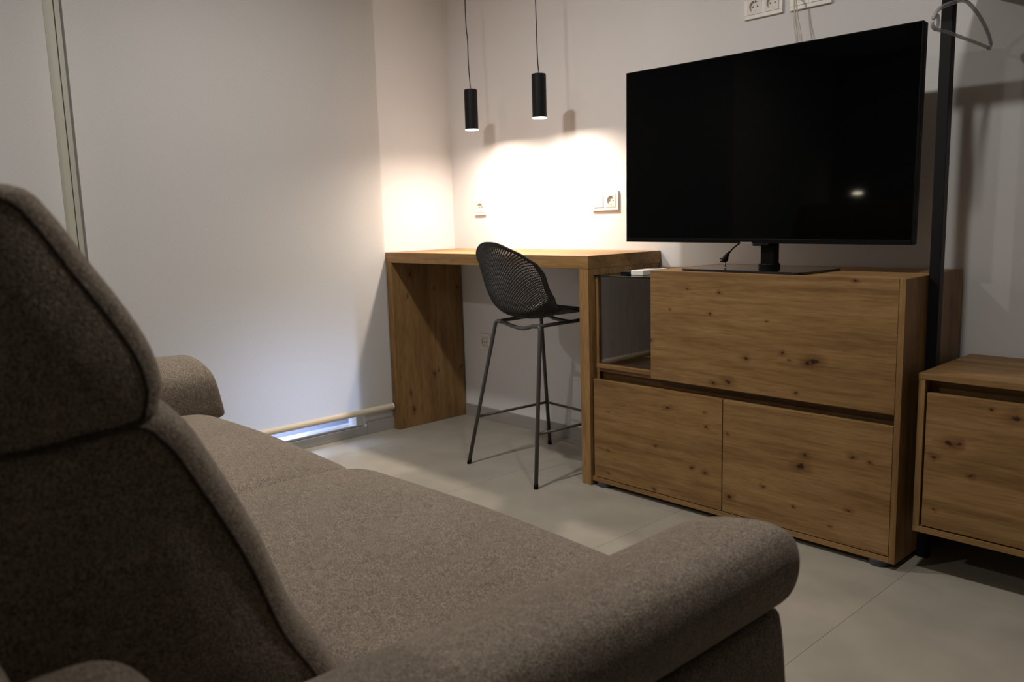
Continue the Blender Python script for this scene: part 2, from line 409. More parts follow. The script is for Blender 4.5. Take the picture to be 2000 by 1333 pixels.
# ------------------------------------------------------------ desk
DX0, DX1, DD, DZ, DT = 0.009, 1.400, -0.467, 0.930, 0.0515
LT = 0.0485
d = thing('desk', 'tall oak laminate desk with slab legs in the lit corner', 'desk', (0.70, -0.24, 0))
loc = (0.70, -0.24, 0)
obj('tabletop', bx(DX0, DX1, DD, -0.001, DZ-DT, DZ), wood('oak_top', 'x', 1, loc=loc, tone=1.2), d, bevel=0.0012)
kn = [(-0.355, 0.812, .012), (-0.371, 0.701, .009), (-0.199, 0.725, .008), (-0.381, 0.185, .012), (-0.366, 0.09, .013), (-0.22, 0.265, .010), (-0.187, 0.28, .006), (-0.033, 0.278, .007), (-0.04, 0.72, .008)]
obj('leg', bx(DX0+0.003, DX0+LT, DD, -0.0125, 0.0, DZ-DT-0.0006), wood('oak_leg_a', 'z', 2, kn, 'yz', loc, 0.92), d, bevel=0.0012)
obj('leg', bx(DX1-LT, DX1, DD, -0.0125, 0.0, DZ-DT-0.0006), wood('oak_leg_b', 'z', 3, loc=loc, tone=1.15), d, bevel=0.0012)

# ------------------------------------------------------------ tv cabinet
CX0, CX1, CF = 1.4015, 2.6045, -0.459
cl = (2.0, -0.23, 0.0)
c = thing('tv_cabinet', 'long knotty oak laminate cabinet under the television with open glass niche', 'cabinet', cl)
TOP = 0.880
wz = wood('oak_side', 'z', 4, loc=cl, tone=1.0)
wx1 = wood('oak_carcass', 'x', 5, [(2.43, -0.16, .010), (1.9, -0.1, .008)], 'xy', cl)
P_ = 0.018
bm = B()
box(bm, CX1-P_, CX1, CF, -0.012, 0.020, TOP)               # right side
obj('side_panel', bm, wz, c, bevel=0.0008)
bm = B(); box(bm, CX0, CX0+P_, CF+0.030, -0.012, 0.020, 0.847)
obj('side_panel', bm, wz, c, bevel=0.0008)
obj('bottom_panel', bx(CX0, CX1-P_-0.0003, CF, -0.012, 0.020, 0.038), wood('oak_bottom', 'x', 6, loc=cl, tone=1.12), c, bevel=0.0008)
obj('side_panel', bx(1.697, 1.697+P_, CF+0.020, -0.032, 0.487, TOP-P_-0.0003), wz, c)
obj('top_panel', bx(1.697, CX1-P_-0.0003, CF+0.0195, -0.012, TOP-P_, TOP), wx1, c, bevel=0.0008)
obj('shelf', bx(CX0+P_, CX1-P_-0.0003, CF+0.030, -0.032, 0.470, 0.487), wood('oak_shelf', 'x', 7, loc=cl), c, bevel=0.0008)
obj('niche_floor', bx(CX0+P_+0.0003, 1.6965, CF+0.012, -0.032, 0.4873, 0.503), wood('oak_niche', 'x', 7.5, loc=cl), c, bevel=0.0008)
obj('rail', bx(CX0+P_, CX1-P_-0.0003, CF+0.050, CF+0.068, 0.400, 0.4695), wood('oak_rail', 'x', 8, loc=cl, tone=0.8), c)
obj('back_panel', bx(CX0+P_, CX1-P_-0.0003, -0.031, -0.013, 0.040, 0.862), wood('oak_back', 'z', 8.5, loc=cl, tone=0.85), c)
kb = [(2.093, 0.598, .011), (2.225, 0.627, .007), (2.248, 0.605, .006), (2.335, 0.611, .020), (2.31, 0.603, .012), (2.027, 0.507, .017), (1.968, 0.495, .011), (2.274, 0.5, .007), (1.86, 0.82, .006), (1.987, 0.811, .008), (1.949, 0.738, .007), (1.786, 0.743, .005), (2.17, 0.728, .005), (2.458, 0.868, .006), (1.701, 0.623, .010)]
obj('flap_door', bx(1.6975, 2.5855, CF, CF+0.019, 0.479, TOP), wood('oak_flap', 'x', 9, kb, 'xz', cl), c, bevel=0.001)
kl = [(1.774, 0.378, .011), (1.489, 0.321, .005), (1.935, 0.384, .006), (1.942, 0.332, .008), (1.718, 0.222, .006), (1.486, 0.16, .006), (1.88, 0.171, .008), (1.937, 0.165, .010), (1.485, 0.067, .006), (1.712, 0.053, .009)]
obj('door', bx(1.4135, 2.0045, CF, CF+0.019, 0.041, 0.442), wood('oak_door_a', 'x', 10, kl, 'xz', cl), c, bevel=0.001)
kr = [(2.299, 0.263, .019), (2.312, 0.302, .011), (2.467, 0.326, .009), (2.522, 0.319, .006), (2.165, 0.168, .008), (2.459, 0.156, .009), (2.038, 0.102, .014), (2.023, 0.323, .007), (2.277, 0.123, .006), (2.40, 0.09, .005)]
obj('door', bx(2.0085, 2.5850, CF, CF+0.019, 0.041, 0.442), wood('oak_door_b', 'x', 11.3, kr, 'xz', cl), c, bevel=0.001)
gt = obj('glass_top', bx(CX0+0.0005, 1.6965, CF+0.024, -0.033, 0.8475, 0.8535), glass('green_edged_glass', (0.78, 0.86, 0.81), 0.01, 0.2), c, bevel=0.001); gt['label'] = 'dark clear glass top over the niche'
gp = obj('glass_pane', bx(CX0+P_+0.001, 1.6965, CF+0.028, CF+0.032, 0.5035, 0.847), M_glass2, c); gp['label'] = 'clear glass front of the niche'
for fx in (CX0+0.045, CX1-0.055):
    for fy in (CF+0.030, -0.07):
        bm, rg = lathe(B(), (fx, fy), [(0.030, 0.0), (0.033, 0.003), (0.034, 0.020)], 32); bm.faces.new(rg[0]); bm.faces.new(rg[-1])
        obj('foot', bm, M_foot, c, smooth=False, bevel=0.001)

# ------------------------------------------------------------ second cabinet (hung in the clothes rack)
c2l = (3.1, -0.22, 0.13)
c2 = thing('low_cabinet', 'lower knotty oak cabinet with one visible door at the right edge', 'cabinet', c2l)
X2, X3, F2 = 2.640, 3.56, -0.430
obj('top_panel', bx(X2-0.001, X3+0.001, F2-0.001, -0.012, 0.590, 0.608), wood('oak_c2_top', 'x', 12, [(2.85, -0.16, .012)], 'xy', c2l), c2, bevel=0.0008)
for xx in (X2, X3-P_): obj('side_panel', bx(xx, xx+P_, F2, -0.012, 0.1495, 0.5897), wood('oak_c2_side', 'z', 13, loc=c2l), c2, bevel=0.0008)
obj('bottom_panel', bx(X2, X3, F2, -0.012, 0.131, 0.149), wood('oak_c2_bot', 'x', 14, loc=c2l), c2, bevel=0.0008)
obj('back_panel', bx(X2+P_, X3-P_, -0.030, -0.013, 0.150, 0.589), wood('oak_c2_back', 'x', 15, loc=c2l), c2)
obj('rail', bx(X2+P_+0.0003, X3-P_, F2+0.045, F2+0.06, 0.51, 0.5896), wood('oak_c2_rail', 'x', 15, loc=c2l, tone=0.8), c2)
k2 = [(2.73, 0.414, .018), (2.755, 0.418, .010), (2.691, 0.364, .009), (2.698, 0.21, .006), (2.834, 0.527, .006), (2.894, 0.515, .018), (2.79, 0.33, .008)]
obj('door', bx(X2+P_+0.006, 3.10, F2+0.001, F2+0.020, 0.1535, 0.552), wood('oak_c2_door', 'x', 16, k2, 'xz', c2l), c2, bevel=0.001)
obj('door', bx(3.103, X3-P_-0.003, F2+0.001, F2+0.020, 0.1535, 0.552), wood('oak_c2_doorb', 'x', 18, loc=c2l), c2, bevel=0.001)
for fx in (X2+0.06, X3-0.08):
    obj('wall_bracket', bx(fx, fx+0.03, -0.0115, -0.001, 0.35, 0.56), M_black, c2)

# ------------------------------------------------------------ clothes rack
rk = thing('clothes_rack', 'black square-tube clothes rack standing behind the low cabinet', 'clothes rack', (2.62, -0.285, 0))
PW = 0.031
for px_ in (2.6065, 3.62):
    obj('post', bx(px_, px_+PW, -0.300, -0.300+PW, 0.0, 1.72), M_black, rk, bevel=0.0015)
obj('rail', tube(B(), [(2.6375, -0.2845, 1.700), (3.62, -0.2845, 1.700)], 0.0100, 16), M_black, rk, smooth=True)
obj('top_shelf', bx(2.6065, 3.651, -0.47, -0.012, 1.7205, 1.7385), M_black, rk, bevel=0.001)
# hanger
hx = 2.665
hg = thing('coat_hanger', 'clear plastic coat hanger on the rack rail, top right corner', 'hanger', (hx, -0.2845, 1.555))
ye, yw_ = -0.505, -0.075; zb_ = 1.548
bm = B()
tube(bm, catmull([(hx, ye+0.012, zb_-0.002), (hx, -0.40, zb_+0.001), (hx, -0.2, zb_), (hx, yw_-0.012, zb_-0.002)], 6, False), 0.0048, 10)
obj('trouser_bar', bm, M_hang, hg, smooth=True)
bm = B()
tube(bm, catmull([(hx, ye-0.004, zb_+0.026), (hx, ye+0.03, zb_+0.052), (hx, -0.38, zb_+0.082), (hx, -0.2845, zb_+0.100), (hx, -0.18, zb_+0.078), (hx, yw_-0.02, zb_+0.040), (hx, yw_+0.012, zb_+0.012)], 6, False), 0.0055, 10)
obj('shoulder_bar', bm, M_hang, hg, smooth=True)
bm = B()
tube(bm, catmull([(hx, ye-0.006, zb_+0.022), (hx, ye+0.020, zb_+0.034), (hx, ye+0.028, zb_+0.016), (hx, ye+0.012, zb_-0.002), (hx, ye-0.010, zb_+0.004), (hx, ye-0.012, zb_+0.014)], 6, False), 0.0048, 10)
obj('end_hook', bm, M_hang, hg, smooth=True)
bm = B(); tube(bm, catmull([(hx, yw_+0.012, zb_+0.012), (hx, yw_+0.004, zb_-0.004), (hx, yw_-0.012, zb_-0.002)], 6, False), 0.0048, 10)
obj('end_hook', bm, M_hang, hg, smooth=True)
hk = [(hx, -0.2845, zb_+0.100), (hx, -0.2845, zb_+0.128)]+[(hx, -0.2845+0.0155*math.sin(a), 1.700-0.0155*math.cos(a)) for a in [math.radians(q) for q in (30, 70, 110, 150, 190, 230, 265)]]
obj('hook', tube(B(), catmull(hk, 5, False), 0.0024, 10), M_silver, hg, smooth=True)

# ------------------------------------------------------------ television
tvc = (2.0, -0.27, 1.298)
tv = thing('television', 'large flat black television standing on the oak cabinet', 'television', (2.0, -0.28, TOP+0.0005))
TW, TH = 1.103, 0.650
def tvbox(x0, x1, y0, y1, z0, z1):
    bm = bx(x0, x1, y0, y1, z0, z1); return bm
rollm = Matrix.Rotation(math.radians(0.5), 4, 'Y')
def tvpart(name, bm, mat, **k):
    for v in bm.verts: v.co = Vector(tvc) + (rollm @ v.co)
    return obj(name, bm, mat, tv, **k)
tvpart('back_shell', tvbox(-TW/2, TW/2, -0.004, 0.022, -TH/2, TH/2), M_bplast, bevel=0.004)
tvpart('back_shell', tvbox(-TW/2+0.16, TW/2-0.16, 0.022, 0.058, -TH/2+0.02, 0.12), M_bplast, bevel=0.01)
bm = B()
bz = 0.0035
box(bm, -TW/2, TW/2, -0.016, -0.0045, TH/2-bz, TH/2); box(bm, -TW/2, -TW/2+bz, -0.016, -0.0045, -TH/2, TH/2-bz)
box(bm, TW/2-bz, TW/2, -0.016, -0.0045, -TH/2, TH/2-bz); box(bm, -TW/2+bz, TW/2-bz, -0.016, -0.0045, -TH/2, -TH/2+0.016)
tvpart('bezel', bm, M_bplast, bevel=0.001)
tvpart('screen', tvbox(-TW/2+bz, TW/2-bz, -0.0145, -0.006, -TH/2+0.016, TH/2-bz), M_screen)
tvpart('badge', tvbox(-0.035, 0.010, -0.0185, -0.0155, -TH/2-0.003, -TH/2+0.0045), M_silver)
tvpart('ir_receiver', tvbox(0.012, 0.075, -0.016, -0.006, -TH/2-0.009, -TH/2-0.0005), M_bplast, bevel=0.002)
# stand
sx, sy = 2.055, -0.285
obj('stand_neck', bx(sx-0.028, sx+0.028, sy+0.02, sy+0.055, TOP+0.008, 1.06), M_bplast, tv, bevel=0.006)
obj('stand_neck', lathe(B(), (sx, sy+0.036), [(0.001, TOP+0.022), (0.034, TOP+0.022), (0.037, TOP+0.018), (0.037, TOP+0.008)], 32)[0], M_bplast, tv)
bm = B()
pts = []
hw, hd, cr = 0.245, 0.128, 0.03
for (cx_, cy_, a0) in ((1, 1, 0), (-1, 1, 90), (-1, -1, 180), (1, -1, 270)):
    for k in range(7):
        a = math.radians(a0+k*15); pts.append((cx_*(hw-cr)+cr*math.cos(a), cy_*(hd-cr)+cr*math.sin(a)))
ca, sa = math.cos(math.radians(-3)), math.sin(math.radians(-3))
lo = [bm.verts.new((2.045+x*ca-y*sa, -0.315+x*sa+y*ca+0.008, TOP+0.001)) for x, y in pts]
hi = [bm.verts.new((2.045+x*ca-y*sa, -0.315+x*sa+y*ca+0.008, TOP+0.008)) for x, y in pts]
n = len(pts); bm.faces.new(lo); bm.faces.new(hi)
for k in range(n): bm.faces.new((lo[k], lo[(k+1) % n], hi[(k+1) % n], hi[k]))
obj('stand_base', bm, M_tvglass, tv, bevel=0.001)
# hanging plug lead behind the screen
pl = tv
obj('power_lead', tube(B(), catmull([(1.965, -0.262, 1.03), (1.962, -0.27, 0.985), (1.950, -0.285, 0.968), (1.938, -0.30, 0.953), (1.930, -0.305, 0.940)], 6, False), 0.0028, 10), M_bplast, pl, smooth=True)
bm = tube(B(), catmull([(1.930, -0.305, 0.944), (1.925, -0.307, 0.936), (1.919, -0.309, 0.926), (1.915, -0.310, 0.915), (1.914, -0.310, 0.908)], 4, False), [0.004, 0.004, 0.0045, 0.005, 0.006, 0.007, 0.0075, 0.008, 0.0095, 0.0105, 0.011, 0.011, 0.011, 0.0105, 0.010, 0.008, 0.006][:17], 12)
obj('plug', bm, M_bplast, pl, smooth=True)
obj('pin', tube(B(), [(1.912, -0.311, 0.917), (1.898, -0.318, 0.920)], 0.0024, 8), M_bplast, pl, smooth=True)
obj('pin', tube(B(), [(1.914, -0.309, 0.908), (1.899, -0.316, 0.910)], 0.0024, 8), M_bplast, pl, smooth=True)
obj('power_lead', tube(B(), catmull([(1.915, -0.310, 0.908), (1.918, -0.309, 0.900), (1.915, -0.311, 0.893), (1.921, -0.309, 0.8915)], 5, False), 0.0014, 8), M_bplast, pl, smooth=True)

# remote and small black box on the glass top
GZ = 0.854
rm = thing('remote_control', 'thick white remote control lying on the glass niche top', 'remote control', (1.574, -0.305, GZ))
def orient_box(L, W, z0, z1, cx, cy, ang):
    bm = bx(-L/2, L/2, -W/2, W/2, z0, z1)
    M = Matrix.Translation((cx, cy, 0)) @ Matrix.Rotation(ang, 4, 'Z')
    for v in bm.verts: v.co = M @ v.co
    return bm
obj('body', orient_box(0.060, 0.150, GZ, GZ+0.019, 1.574, -0.305, math.radians(-2)), M_white, rm, bevel=0.003)
obj('display', orient_box(0.036, 0.040, GZ+0.0185, GZ+0.0194, 1.574, -0.270, math.radians(-2)), M_foot, rm)
for k in range(2):
    obj('button', orient_box(0.012, 0.012, GZ+0.0185, GZ+0.0198, 1.565+k*0.018, -0.345, math.radians(-2)), plain('button_grey%d' % k, (0.5, 0.5, 0.5), 0.5), rm, bevel=0.001)
rb = obj('remote_control', orient_box(0.050, 0.150, 0, 0.013, 0, 0, 0), M_bplast, None, loc=(1.513, -0.303, GZ), local=True, bevel=0.003)
tag(rb, 'flat black remote control lying left of the white one', 'remote control')

# ------------------------------------------------------------ wall sockets
def rect_ring(bm, cx, cz, hw_, hh_, r, yf, yb, n=32):
    """front plate with a round hole, rim and recess walls; faces -y"""
    inner, outer = [], []
    for k in range(n):
        a = 2*PI*k/n+PI/n*0; ca_, sa_ = math.cos(a), math.sin(a)
        inner.append((cx+r*ca_, cz+r*sa_))
        t = min(hw_/abs(ca_) if abs(ca_) > 1e-6 else 9, hh_/abs(sa_) if abs(sa_) > 1e-6 else 9)
        outer.append((cx+t*ca_, cz+t*sa_))
    I = [bm.verts.new((x, yf, z)) for x, z in inner]; O = [bm.verts.new((x, yf, z)) for x, z in outer]
    D = [bm.verts.new((x, yb, z)) for x, z in inner]; Ob = [bm.verts.new((x, 0-0.0005, z)) for x, z in outer]
    for k in range(n):
        j = (k+1) % n
        bm.faces.new((I[k], I[j], O[j], O[k])); bm.faces.new((I[k], I[j], D[j], D[k])); bm.faces.new((O[k], O[j], Ob[j], Ob[k]))
    bm.faces.new(D)
M_pin = plain('socket_holes', (0.03, 0.03, 0.03), 0.6)
M_dish = plain('socket_dish', (0.70, 0.66, 0.60), 0.4)
def socket_part(t, cx, cz, s=0.0355, off=0.010):
    bm = B(); rect_ring(bm, cx, cz, 0.0285, 0.0285, 0.0205, -off-0.0015, -0.0035)
    obj('socket_face', bm, M_dish, t)
    for dx in (-0.0095, 0.0095): obj('pin_hole', tube(B(), [(cx+dx, -0.0046, cz), (cx+dx, -0.0034, cz)], 0.0027, 12), M_pin, t)
    for dz in (-0.0185, 0.0185): obj('earth_clip', bx(cx-0.0025, cx+0.0025, -off, -0.0035, cz+dz-0.0018, cz+dz+0.0018), M_silver, t)
def plate(name, label, cat, x0, x1, z0, z1, kinds, group=None):
    cx, cz = (x0+x1)/2, (z0+z1)/2
    t = thing(name, label, cat, (cx, 0, cz), group=group)
    n = len(kinds); p = 0.071; th = 0.010
    bm = B()
    cs = [cx+(i-(n-1)/2)*p for i in range(n)]
    # frame with square openings
    hh = (z1-z0)/2; o_ = 0.0288
    box(bm, x0, x1, -th, -0.0005, cz+o_, z1); box(bm, x0, x1, -th, -0.0005, z0, cz-o_)
    edges = [x0]+sum([[q-o_, q+o_] for q in cs], [])+[x1]
    for i in range(0, len(edges), 2): box(bm, edges[i], edges[i+1], -th, -0.0005, cz-o_, cz+o_)
    obj('cover_plate', bm, M_white, t, bevel=0.0012)
    for q, k in zip(cs, kinds):
        if k == 's': socket_part(t, q, cz)
        elif k == 'w':
            bm = bx(q-0.0283, q+0.0283, -0.0135, -0.001, cz-0.0283, cz+0.0283)
            obj('switch_rocker', bm, M_white, t, bevel=0.0015)
        elif k == 'a':
            bm = bx(q-0.0283, q+0.0283, -0.0112, -0.001, cz-0.0283, cz+0.0283)
            obj('aerial_face', bm, M_white, t, bevel=0.001)
            obj('aerial_plug', tube(B(), [(q-0.005, -0.034, cz-0.004), (q-0.005, -0.0115, cz-0.004)], 0.006, 16), M_white, t, smooth=True)
        else:
            obj('blank_face', bx(q-0.0283, q+0.0283, -0.0116, -0.001, cz-0.0283, cz+0.0283), M_white, t, bevel=0.001)
            obj('data_port', bx(q-0.009, q+0.009, -0.0125, -0.0117, cz-0.012, cz+0.004), M_dish, t, bevel=0.0003)
    return t
plate('wall_socket', 'single white socket just above the left half of the desk', 'socket', 0.194, 0.277, 1.106, 1.190, ['s'])
plate('wall_socket', 'double white plate with light switch and socket left of the television', 'switch and socket', 1.0185, 1.1755, 1.107, 1.193, ['w', 's'])
plate('wall_socket', 'single white socket low on the wall under the desk behind the stool', 'socket', 0.192, 0.278, 0.385, 0.471, ['s'])
plate('wall_socket', 'double white socket high above the television, at the picture top', 'socket', 1.796, 1.952, 1.796, 1.882, ['s', 's'])
plate('aerial_outlet', 'double white aerial outlet above the television with thin cables hanging', 'outlet', 1.981, 2.137, 1.793, 1.879, ['a', 'd'])
ac = thing('aerial_cable', 'ivory pair of thin cables dropping from the aerial outlet behind the television', 'cable', (2.02, -0.02, 1.82))
obj('cable', tube(B(), catmull([(2.0185, -0.034, 1.832), (2.019, -0.048, 1.815), (2.024, -0.050, 1.76), (2.034, -0.052, 1.70), (2.05, -0.06, 1.60), (2.06, -0.07, 1.5)], 6, False), 0.0026, 10), M_cream, ac, smooth=True)
obj('cable', tube(B(), catmull([(2.0205, -0.034, 1.829), (2.024, -0.044, 1.815), (2.032, -0.045, 1.76), (2.046, -0.046, 1.70), (2.06, -0.05, 1.60), (2.07, -0.06, 1.5)], 6, False), 0.0022, 10), M_cream, ac, smooth=True)

# ------------------------------------------------------------ bar stool
st = thing('bar_stool', 'black perforated-shell counter stool with slim steel legs at the desk', 'stool', (1.055, -0.395, 0))
A_ = math.radians(-5)
def SL(lx, ly, z): return Vector((1.055+lx*math.cos(A_)-ly*math.sin(A_), -0.395+lx*math.sin(A_)+ly*math.cos(A_), z))
FT = {(-1, -1): (0.795, -0.608), (1, -1): (1.268, -0.652), (-1, 1): (0.845, -0.140), (1, 1): (1.318, -0.185)}
TP = {(-1, -1): (0.900, -0.512), (1, -1): (1.205, -0.545), (-1, 1): (0.900, -0.235), (1, 1): (1.215, -0.262)}
ZT = 0.646
for k, (fx, fy) in FT.items():
    tx, ty = TP[k]
    cxm, cym = 1.055, -0.39
    p = fillet([(fx, fy, 0.004), (tx, ty, ZT), (tx+(cxm-tx)*0.28, ty+(cym-ty)*0.0, ZT-0.004)], 0.035, 8)
    obj('leg', tube(B(), p, 0.0085, 14), M_leg, st, smooth=True)
    obj('leg_cap', tube(B(), [(fx, fy, 0.0), (fx+(tx-fx)*0.03, fy+(ty-fy)*0.03, 0.018)], 0.0098, 14), M_bplast, st, smooth=True)
# ring under the seat
for s in (-1, 1):
    a, b_ = TP[(s, -1)], TP[(s, 1)]
    p = fillet([(a[0]+(-s)*0.035, a[1], ZT-0.003), (a[0]+(-s)*0.012, a[1]+0.02, ZT-0.002), (b_[0]+(-s)*0.012, b_[1]-0.02, ZT), (b_[0]-s*0.035, b_[1], ZT-0.003)], 0.02)
    obj('seat_frame', tube(B(), p, 0.0080, 12), M_leg, st, smooth=True)
for s in (-1, 1):
    a, b_ = TP[(-1, s)], TP[(1, s)]
    p = catmull([(a[0]+0.04, a[1], ZT-0.002), (a[0]+0.10, a[1], ZT-0.016), (b_[0]-0.10, b_[1], ZT-0.016), (b_[0]-0.04, b_[1], ZT-0.002)], 6, False)
    obj('seat_frame', tube(B(), p, 0.0082, 12), M_leg, st, smooth=True)
# foot rest ring
def lp(k, z):
    f, t_ = FT[k], TP[k]; q = z/ZT; return (f[0]+(t_[0]-f[0])*q, f[1]+(t_[1]-f[1])*q, z)
zr = 0.216
for a, b_ in (((-1, -1), (-1, 1)), ((1, -1), (1, 1)), ((-1, 1), (1, 1))):
    obj('footrest', tube(B(), [lp(a, zr), lp(b_, zr)], 0.0060, 12), M_leg, st, smooth=True)
# perforated shell: lattice of diamond cells
CL = catmull([(0.205, 0.682, 0), (0.17, 0.690, 0), (0.10, 0.682, 0), (0.0, 0.668, 0), (-0.09, 0.664, 0), (-0.155, 0.690, 0), (-0.195, 0.750, 0), (-0.222, 0.83, 0), (-0.243, 0.91, 0), (-0.262, 0.988, 0)], 10, False)
cum = [0.0]
for a, b_ in zip(CL, CL[1:]): cum.append(cum[-1]+(b_-a).length)
LEN = cum[-1]
def cl_at(s):
    s = max(0, min(LEN, s))
    for i in range(len(cum)-1):
        if cum[i+1] >= s:
            t = (s-cum[i])/(cum[i+1]-cum[i]+1e-12); p = CL[i].lerp(CL[i+1], t)
            j0, j1 = max(0, i-1), min(len(CL)-1, i+2); tn = (CL[j1]-CL[j0]).normalized()
            return p, tn
    return CL[-1], (CL[-1]-CL[-2]).normalized()
def lerp_tab(tab, x):
    for (a, va), (b, vb) in zip(tab, tab[1:]):
        if x <= b:
            t = (x-a)/(b-a); t = t*t*(3-2*t); return va+(vb-va)*t
    return tab[-1][1]
HW = [(0, 0.200), (0.25, 0.222), (0.5, 0.226), (0.75, 0.222), (0.9, 0.200), (1.0, 0.165)]
DP = [(0, 0.004), (0.18, 0.016), (0.36, 0.050), (0.55, 0.088), (0.75, 0.082), (0.9, 0.058), (1.0, 0.035)]
def shell(u, v):
    v = max(0, min(1, v)); u = max(-1, min(1, u))
    au = abs(u)
    s = LEN*(0.0+0.06*au**3.0+v*(1-0.06*au**3.0-0.155*au**2.6))
    vv = s/LEN
    p, tn = cl_at(s)
    nrm = Vector((-tn.y, tn.x, 0))          # (y,z) plane, pointing to the sitter
    if nrm.x*1+nrm.y < 0: nrm = -nrm
    q = p+nrm*(lerp_tab(DP, vv)*au**2.2)
    hw_ = lerp_tab(HW, vv)
    lx = hw_*(u*(1.0) if True else u)*(1-0.06*au**3)
    return SL(lx, q.x, q.y)
bm = B()
NU, NV = 35, 54
cache = {}
def vtx(a, b_):
    u = max(-1, min(1, -1+2*a/NU)); v = max(0, min(1, b_/NV)); key = (round(u, 5), round(v, 5))
    if key not in cache: cache[key] = bm.verts.new(shell(u, v))
    return cache[key]
def face(vs):
    w_ = []
    for v in vs:
        if v not in w_: w_.append(v)
    if len(w_) >= 3:
        try: bm.faces.new(w_)
        except ValueError: pass
for i in range(-1, NU*2+2):
    for j in range(-1, NV*2+2):
        if (i+j) % 2: continue
        ci, cj = i/2, j/2
        if ci < 0 or ci > NU or cj < 0 or cj > NV: continue
        # diamond cell: centre (ci, cj), half diagonals 0.5
        c4 = [(ci+0.5, cj), (ci, cj+0.5), (ci-0.5, cj), (ci, cj-0.5)]
        O4 = [vtx(*p) for p in c4]
        solid = ci < 1.2 or ci > NU-1.2 or cj < 1.2 or cj > NV-1.2
        if solid: face(O4); continue
        h = 0.58
        I4 = [bm.verts.new(shell(-1+2*(ci+(p[0]-ci)*h)/NU, (cj+(p[1]-cj)*h)/NV)) for p in c4]
        for k in range(4): face([O4[k], O4[(k+1) % 4], I4[(k+1) % 4], I4[k]])
obj('seat_shell', bm, M_shell, st, smooth=False, solid=0.0035)
rim = [shell(-1, k/40) for k in range(41)]+[shell(-1+2*k/24, 1) for k in range(1, 25)]+[shell(1, 1-k/40) for k in range(1, 41)]+[shell(1-2*k/24, 0) for k in range(1, 24)]
obj('rim', tube(B(), rim, 0.0042, 10, closed=True), M_shell, st, smooth=True)

# ------------------------------------------------------------ sofa
so = thing('sofa', 'taupe woven-fabric two-seat sofa with headrests, seen from beside its right arm', 'sofa', (1.85, -2.25, 0))
def pnormals(P):
    n = len(P); area_ = sum(P[i][0]*P[(i+1) % n][1]-P[(i+1) % n][0]*P[i][1] for i in range(n)); sg = 1 if area_ > 0 else -1
    out = []
    for i in range(n):
        t = (P[(i+1) % n]-P[i-1]); out.append(Vector((t.y*sg, -t.x*sg)).normalized())
    return out
def loft(prof, a0, a1, mp, r=0.05, rx=None, wfun=None, crown=0.0, bulge=0.012, seg=6, mid=10, ends=(1, 1)):
    """prof: closed 2D seam profile; the body swells out from the seam by r between the ends a0..a1"""
    P = [Vector((p[0], p[1])) for p in prof]; NR = pnormals(P); rx = rx or r
    W = [wfun(nn) if wfun else 1.0 for nn in NR]
    cen = sum(P, Vector((0, 0)))/len(P)
    st_ = []
    cap = [(0.25, 1), (0.5, 1), (0.75, 1), (0.9, 1)]
    if ends[0]:
        for s, _ in cap: st_.append((a0-bulge*(1-s*s), s, None))
    st_.append((a0, 1.0, 0.0))
    for k in range(1, seg+1):
        th = PI/2*k/seg; st_.append((a0+rx*(1-math.cos(th)), 1.0, math.sin(th)))
    for k in range(1, mid):
        st_.append((a0+rx+(a1-a0-2*rx)*k/mid, 1.0, 1+crown/r*(math.sin(PI*k/mid))**0.8 if r else 1))
    for k in range(seg, 0, -1):
        th = PI/2*k/seg; st_.append((a1-rx*(1-math.cos(th)), 1.0, math.sin(th)))
    st_.append((a1, 1.0, 0.0))
    if ends[1]:
        for s, _ in reversed(cap): st_.append((a1+bulge*(1-s*s), s, None))
    bm = B(); rings = []
    for (a, s, o_) in st_:
        ring = []
        for p, nn, w_ in zip(P, NR, W):
            q = cen+(p-cen)*s if o_ is None else p+nn*(r*w_*o_)
            ring.append(bm.verts.new(mp(a, q.x, q.y)))
        rings.append(ring)
    n = len(P)
    for A, C in zip(rings, rings[1:]):
        for k in range(n): bm.faces.new((A[k], A[(k+1) % n], C[(k+1) % n], C[k]))
    bm.faces.new(rings[0]); bm.faces.new(rings[-1])
    return bm
mapx = lambda a, p, q: (a, p, q)       # profile in (y, z) swept along x
mapy = lambda a, p, q: (p, a, q)       # profile in (x, z) swept along y
def soft(bm, amp=0.002, sc=6):
    for v in bm.verts:
        v.co += v.normal*0 + Vector((0, 0, 0)) + Vector(noise.noise_vector(v.co*sc))*amp
    return bm
def inward(P, d=0.009): return [Vector((p.x-d*max(0.0, n_.x), p.y)) for p, n_ in zip(P, pnormals(P))]
def piping(prof, a, mp, name, parent, r=0.0022):
    P = [Vector((p[0], p[1])) for p in prof]
    obj(name, tube(B(), [mp(a+0.0012, p.x, p.y) for p in P], r, 8, closed=True), M_pipe, parent, smooth=True)
ZS = 0.47
# base
obj('base', loft([(-2.70, 0.06), (-1.90, 0.06), (-1.90, 0.29), (-2.70, 0.29)], 0.80, 2.94, mapx, r=0.006, rx=0.01), M_fab, so, bevel=0.004)
# seat cushions
seatp = catmull([(a+0.03, b+(0.022 if b > 0.36 else 0)) for a, b in ((-1.865, 0.33), (-1.850, 0.37), (-1.855, 0.405), (-1.885, 0.432), (-1.95, 0.444), (-2.1, 0.448), (-2.3, 0.443), (-2.50, 0.43), (-2.52, 0.38), (-2.50, 0.32), (-2.2, 0.305), (-1.92, 0.305))], 4)
def seat_w(nn): return 1.0 if nn.y > -0.3 else 0.1
for a0, a1 in ((0.925, 1.853), (1.855, 2.785)):
    s_ = obj('seat_cushion', soft(loft([(q.x, q.y+(0.017 if a0 > 1.5 and q.y > 0.38 else 0)) for q in seatp], a0, a1, mapx, r=0.034, rx=0.115, wfun=seat_w, crown=0.006, bulge=0.0), 0.003, 4), M_fab, so, smooth=True)
